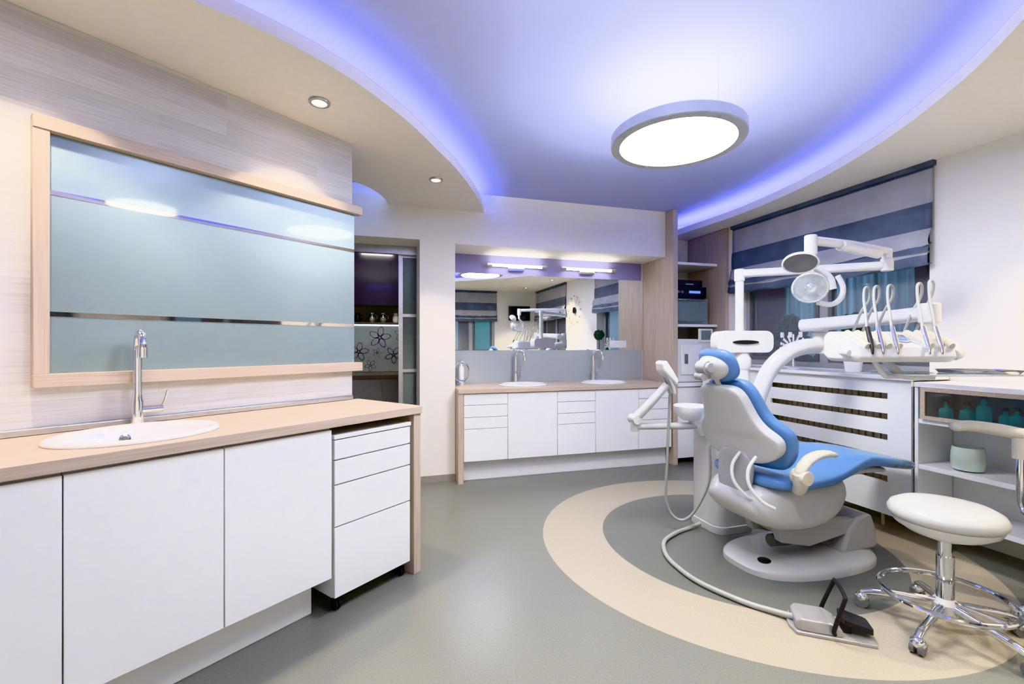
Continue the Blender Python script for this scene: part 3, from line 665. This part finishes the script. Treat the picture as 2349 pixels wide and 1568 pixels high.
g=G().cyl(W(3.06,2.065,1.78),W(3.06,2.065,1.85),.028); g.tube([W(3.06,2.065,1.835),W(2.67,1.998,1.835),W(2.284,1.931,1.822)],[.026,.026,.025],16,1)
g.cyl(W(2.284,1.931,1.74),W(2.284,1.931,1.85),.031); g.cyl(W(2.55,1.97,1.818),W(2.95,2.04,1.808),.030)
obj(g,'lamp_arm',M_plas,U,bevel=.006)
OL=obj(G().tube([W(2.284,1.931,1.75),W(2.285,1.925,1.69),W(2.32,1.90,1.65),W(2.36,1.88,1.61),W(2.37,1.87,1.55)],[.019,.017],12,5),'lamp_yoke',M_plas,U)
def MN(v): return Vector(v).normalized().to_track_quat('Z','Y').to_matrix()
Mo=MN((-.50,-.46,-.52))
g=G().lathe(W(2.18,1.905,1.69),[(.03,-.045),(.065,-.03),(.080,-.01),(.083,.008),(.078,.012),(.074,.008),(.06,-.012),(.02,-.024)],32,1.05,.75,cap=True,M=Mo); obj(g,'lamp_hood',M_plas,OL)
g=G().lathe(W(2.18,1.905,1.69),[(.0735,.010),(.056,-.004),(.02,-.014)],32,1.05,.75,cap=True,M=Mo); obj(g,'hood_opening',M_plasd,OL)
Mr=MN((-.75,-.60,-.15))
RC=W(2.22,1.88,1.555)
g=G().lathe(RC,[(.078,.04),(.084,.032),(.082,.0),(.072,-.030),(.045,-.05),(.012,-.058)],32,1,.95,cap=False,M=Mr); obj(g,'lamp_reflector',M_rglass,OL,solid=.004,sharp=0)
obj(G().lathe(RC,[(.078,.041),(.078,.044),(.01,.050)],32,1,.95,cap=True,M=Mr),'lamp_shield',M_glass,OL)
g=G().lathe(RC,[(.018,-.056),(.028,-.03),(.030,.0),(.022,.018),(.008,.027)],16,M=Mr)
obj(g,'bulb_holder',M_chrome,OL)
g=G().tube([W(2.26,1.87,1.475),W(2.33,1.85,1.465),W(2.385,1.84,1.50),W(2.40,1.84,1.56),W(2.375,1.85,1.62)],.014,12,5); obj(g,'lamp_handle',M_plas,OL)
g=G().tube([W(2.42,2.56,.62),W(2.47,2.52,.78),W(2.50,2.50,.92),W(2.56,2.47,1.08),W(2.66,2.43,1.19),W(2.78,2.40,1.235),W(2.92,2.38,1.24)],.053,20,6); g.cyl(W(2.9,2.38,1.19),W(2.9,2.38,1.33),.05)
obj(g,'curved_arm',M_plas,U)
g=G().cyl(W(2.9,2.38,1.33),W(2.9,2.38,1.43),.045); g.tube([W(2.80,2.44,1.38),W(2.84,2.20,1.39),W(2.76,1.80,1.405),W(2.70,1.62,1.41)],[.043,.043,.040,.038],18,4)
g.cyl(W(2.70,1.62,1.36),W(2.70,1.62,1.46),.045); g.tube([W(2.70,1.62,1.38),W(2.69,1.63,1.30),W(2.64,1.65,1.24)],.03,12,4)
obj(g,'delivery_arm',M_plas,U,bevel=.006)
cA=math.radians(-16.5)
def Cn(x,y,z): return (2.49-2.3+x*math.cos(cA)-y*math.sin(cA),1.67-2.6+x*math.sin(cA)+y*math.cos(cA),z)
g=G()
rings=[]
pf=[(-.12,1.165),(-.145,1.19),(-.13,1.242),(.02,1.31),(.09,1.32),(.12,1.295),(.12,1.19),(.08,1.165)]
for x,s_ in((-.265,.8),(-.25,.96),(-.23,1),(.19,1),(.21,.96),(.22,.8)):
    rings.append([Cn(x,y*s_,1.25+(z-1.25)*s_) for y,z in pf])
g.loft(rings); CO=obj(g,'console',M_plas,U,bevel=.015,seg=3)
g=G().tube([Cn(-.25,-.03,1.22),Cn(-.28,-.06,1.22),Cn(-.305,-.10,1.215),Cn(-.30,-.13,1.21)],[.018,.02,.016],12,4); obj(g,'console_handle',M_plas,CO)
g=G().tube([Cn(.21,.06,1.26),Cn(.245,.04,1.27),Cn(.27,-.02,1.25),Cn(.265,-.08,1.215),Cn(.23,-.10,1.20)],[.036,.034,.028],14,4); obj(g,'console_handle',M_plas,CO)
for i in range(9):
    x=-.215+i*.05
    if abs(x-.0)<.04: continue
    g=G().cyl(Cn(x,-.14,1.242),Cn(x,.0,1.307),.015,.019,n=14); obj(g,'instrument_slot',M_cream,CO)
kf=lambda a,b,c:Cn(a+.005,-.055+b*.88-c*.45,1.277+b*.46+c*.9)
KP=obj(G().prism(ell(0,0,.045,.045,24),0,.008,f=kf),'keypad',M_plasm,CO)
for i in range(4):
    for j in range(2):
        a,b=-.024+i*.016,.004+j*.016; obj(G().prism(ell(a,b,.005,.005,10),.008,.011,f=kf),'key',M_alu,KP)
obj(G().prism(rect(-.018,.018,-.028,-.012),.008,.010,f=kf),'keypad_display',M_lcd,KP)
for i,(x,top) in enumerate(((-.19,1.545),(-.14,1.55),(-.07,1.555),(.08,1.565),(.14,1.58))):
    wp=obj(G().tube([Cn(x,-.10,1.32),Cn(x+.018,-.07,1.39),Cn(x+.040,-.03,1.46),Cn(x+.062,.0,top-.045),Cn(x+.082,.02,top-.010),Cn(x+.108,.035,top),Cn(x+.132,.05,top-.022),Cn(x+.136,.065,top-.07),Cn(x+.112,.085,1.42),Cn(x+.075,.10,1.30)],.0066,10,5),'instrument_hose',M_hose,CO)
    obj(G().tube([Cn(x+.005,-.095,1.335),Cn(x-.005,-.125,1.275),Cn(x-.015,-.15,1.235),Cn(x-.022,-.162,1.205)],[.010,.011,.008,.004],12,3),'handpiece',(M_black if i in(0,) else M_chrome),wp)
g=G().tube([Cn(0,.03,1.18),Cn(.02,.0,1.13),Cn(.06,-.02,1.095),Cn(.20,-.02,1.09)],.02,12,4); g.tube([Cn(-.10,-.02,1.18),Cn(-.06,-.04,1.10),Cn(0,-.02,1.09),Cn(.2,0,1.09)],.012,10,4)
TR=obj(g,'tray_bracket',M_plas,CO)
g=G().prism(rrect(-.02,.62,-.15,.12,.04),1.098,1.108,f=lambda a,b,c:Cn(a,b,c)); obj(g,'tray_plate',M_tglass,TR,bevel=.003)
e=thing('instrument_tray','shallow stainless steel instrument tray on glass plate','tray',(2.84,1.50,1.109),-.45)
g=G(); rr=[rrect(-.14*s_-.0,.14*s_,-.09*s_,.09*s_,.02) for s_ in(.9,1,1.04,.98,.88)]
g.loft([[(a,b,z) for a,b in r] for r,z in zip(rr,(0,.018,.018,.014,.003))]); obj(g,'tray_body',M_chrome,e,sharp=30)
g=G().lathe(W(2.04,2.62,.74),[(.05,0),(.09,.03),(.108,.07),(.112,.095),(.106,.10),(.085,.075),(.04,.05),(.01,.048)],32); g.cyl(W(2.16,2.62,.66),W(2.07,2.62,.76),.05)
SPT=obj(g,'spittoon',M_ceramic,U)
g=G().cyl(W(2.14,2.6,.70),W(1.66,2.70,.70),.022); g.cyl(W(1.66,2.70,.67),W(1.66,2.70,.74),.028)
AA=obj(g,'assistant_arm',M_plasg,U,bevel=.004)
g=G().tube([W(1.66,2.70,.75),W(1.74,2.64,.86),W(1.83,2.58,.99)],[.03,.028,.024],14,4); g.cyl(W(1.66,2.66,.75),W(1.66,2.74,.75),.032); obj(g,'upper_link',M_plasg,AA)
g=G().prism([(-.075,.0),(.06,-.03),(.075,.015),(.02,.05),(-.05,.085),(-.085,.05)],-.05,.05,f=lambda a,b,c:(1.83-2.3+a*.75,2.58-2.6+c,1.04+b*1.0-a*.5)); AH=obj(g,'instrument_holder',M_plas,AA,bevel=.012,seg=3)
for y in(-.03,.0,.03):
    obj(G().tube([W(1.78,2.58+y,1.13),W(1.81,2.58+y,1.06),W(1.85,2.58+y,.98),W(1.865,2.58+y,.93)],[.013,.011,.009],10,3),'suction_handpiece',M_plasg,AH)
obj(G().tube([W(1.865,2.60,.94),W(1.87,2.62,.75),W(1.87,2.64,.45),W(1.88,2.66,.18),W(1.95,2.63,.07),W(2.03,2.58,.12),W(2.09,2.50,.35),W(2.08,2.48,.60),W(2.13,2.51,.68)],.009,10,8),'suction_hose',M_hose,U)
# ------------------------------------------------------------------ foot pedal
FP=thing('foot_control','grey foot control pedal with black loop handle and hose','foot pedal',(1.90,1.52,0),math.radians(-36))
g=G().prism([(-.16,-.03),(-.14,-.085),(.15,-.085),(.15,.085),(-.14,.085),(-.16,.03)],0,.014)
obj(g,'plate',M_pedal,FP,bevel=.003)
g=G(); g.loft([[(x,y*w,z) for y,z in((-.075,.014),(.075,.014),(.068,h),(-.068,h))] for x,w,h in((-.14,.85,.045),(-.12,1,.062),(-.01,1,.062),(.03,1,.04))]); obj(g,'housing',M_pedal,FP,bevel=.005)
obj(G().prism(rrect(-.055,.055,-.05,.05,.015),0,.022,f=lambda a,b,c:(.095+a,b,.045+c+a*-.25)),'pedal',M_black,FP,bevel=.005)
g=G().box(.045,.075,-.03,.03,.014,.055); obj(g,'pedal_hinge',M_black,FP)
g=G().tube([(.0,-.088,.03),(-.005,-.09,.05),(.03,-.088,.17),(.038,-.075,.185),(.045,0,.187),(.045,.075,.185),(.04,.088,.17),(-.005,.09,.05),(.0,.088,.03)],.0085,10,4); obj(g,'loop_handle',M_black,FP)
hp=[(1.795,1.60,.03),(1.77,1.66,.018),(1.69,1.78,.014),(1.61,1.98,.014),(1.60,2.15,.014),(1.63,2.31,.014),(1.73,2.47,.014),(1.88,2.56,.014),(2.0,2.60,.014),(2.11,2.61,.03)]
Mi=Matrix.Rotation(math.radians(36),4,'Z')
hp=[tuple(Mi@Vector((x-1.90,y-1.52,z))) for x,y,z in hp]
obj(G().tube(hp,.013,12,8),'hose',M_hose,FP)
# ------------------------------------------------------------------ stool
def stool_base(e,r=.30,ringr=.22,H=.40,rot=0):
    g=G().lathe((0,0,.075),[(.02,0),(.045,.004),(.048,.05),(.035,.07),(.028,.075)],24); obj(g,'hub',M_plasg,e)
    g=G().cyl((0,0,.14),(0,0,.33),.031); obj(g,'outer_column',M_chrome,e)
    g=G().cyl((0,0,.33),(0,0,H+.06),.024); obj(g,'inner_column',M_chrome,e)
    for k in range(5):
        t=rot+2*math.pi*k/5; c,s=math.cos(t),math.sin(t)
        lg=obj(G().tube([(c*.03,s*.03,.115),(c*.12,s*.12,.105),(c*(r-.05),s*(r-.05),.085),(c*r,s*r,.065)],[.018,.016,.014],12,4,flat=1),'leg',M_chrome,e)
        for o_ in(-.014,.014):
            g=G()
            a=(c*r-s*(o_-.008),s*r+c*(o_-.008),.028); b=(c*r-s*(o_+.008),s*r+c*(o_+.008),.028); g.cyl(a,b,.028,n=20)
            obj(g,'castor_wheel',M_plasd,lg)
        g=G().ball((c*r,s*r,.045),(.028,.028,.024),14); obj(g,'castor_hood',M_chrome,lg)
    if ringr:
        g=G().tube([(ringr*math.cos(2*math.pi*i/16),ringr*math.sin(2*math.pi*i/16),.155) for i in range(16)],.0115,10,3,closed=True); obj(g,'foot_ring',M_chrome,e)
        for k in range(3):
            t=rot+.5+2*math.pi*k/3; g=G().tube([(.03*math.cos(t),.03*math.sin(t),.135),(ringr*math.cos(t),ringr*math.sin(t),.153)],.008,8,1); obj(g,'ring_spoke',M_chrome,e)
e=thing('stool','round off-white padded stool on chrome castor base','stool',(2.38,1.37,0))
stool_base(e,.29,.225,.40,math.radians(122))
g=G().lathe((0,0,.40),[(.05,0),(.07,.008),(.13,.03),(.175,.06),(.188,.085)],48); obj(g,'seat_pan',M_plas,e)
g=G().lathe((0,0,.485),[(.186,0),(.196,.012),(.198,.03),(.188,.05),(.16,.066),(.10,.076),(.03,.078)],48); obj(g,'seat_cushion',M_vinyl,e,sharp=0)
e=thing('operator_chair','white dental operator chair with curved cream arm support','chair',(2.96,1.13,0))
stool_base(e,.27,0,.40,math.radians(140))
g=G().lathe((0,0,.40),[(.05,0),(.13,.02),(.19,.05),(.20,.08)],40); obj(g,'seat_pan',M_plas,e)
g=G().lathe((0,0,.48),[(.20,0),(.21,.02),(.20,.05),(.15,.07),(.03,.075)],40); obj(g,'seat_cushion',M_vinyl,e,sharp=0)
g=G().tube([(0,0,.44),(-.02,.12,.43),(.0,.24,.44),(.02,.28,.50),(.02,.28,.76)],.014,12,5); ps=obj(g,'arm_post',M_chrome,e)
g=G().cyl((.02,.28,.70),(.02,.28,.80),.03); obj(g,'post_collar',M_cream,ps)
g=G().tube([(-.20,.42,.84),(-.12,.40,.845),(-.02,.34,.83),(.06,.25,.81),(.12,.12,.81),(.14,-.02,.81)],[.028,.036,.04,.04,.04,.036],16,6,flat=.75); obj(g,'arm_support',M_cream,ps,sharp=0)
# ------------------------------------------------------------------ world, camera
w=bpy.data.worlds.new('dusk'); S.world=w; w.use_nodes=True
bg=w.node_tree.nodes['Background']; bg.inputs[0].default_value=(.16,.30,.48,1); bg.inputs[1].default_value=.3
cam=bpy.data.cameras.new('camera'); co=bpy.data.objects.new('camera',cam); COL.objects.link(co)
cam.sensor_width=36; cam.clip_start=.05; cam.lens=16.0; cam.shift_y=6/2349
co.location=(0,0,1.25); co.rotation_euler=(math.radians(90),0,math.radians(-16.5))
S.camera=co
S.view_settings.view_transform='Khronos PBR Neutral'; S.view_settings.exposure=1.55
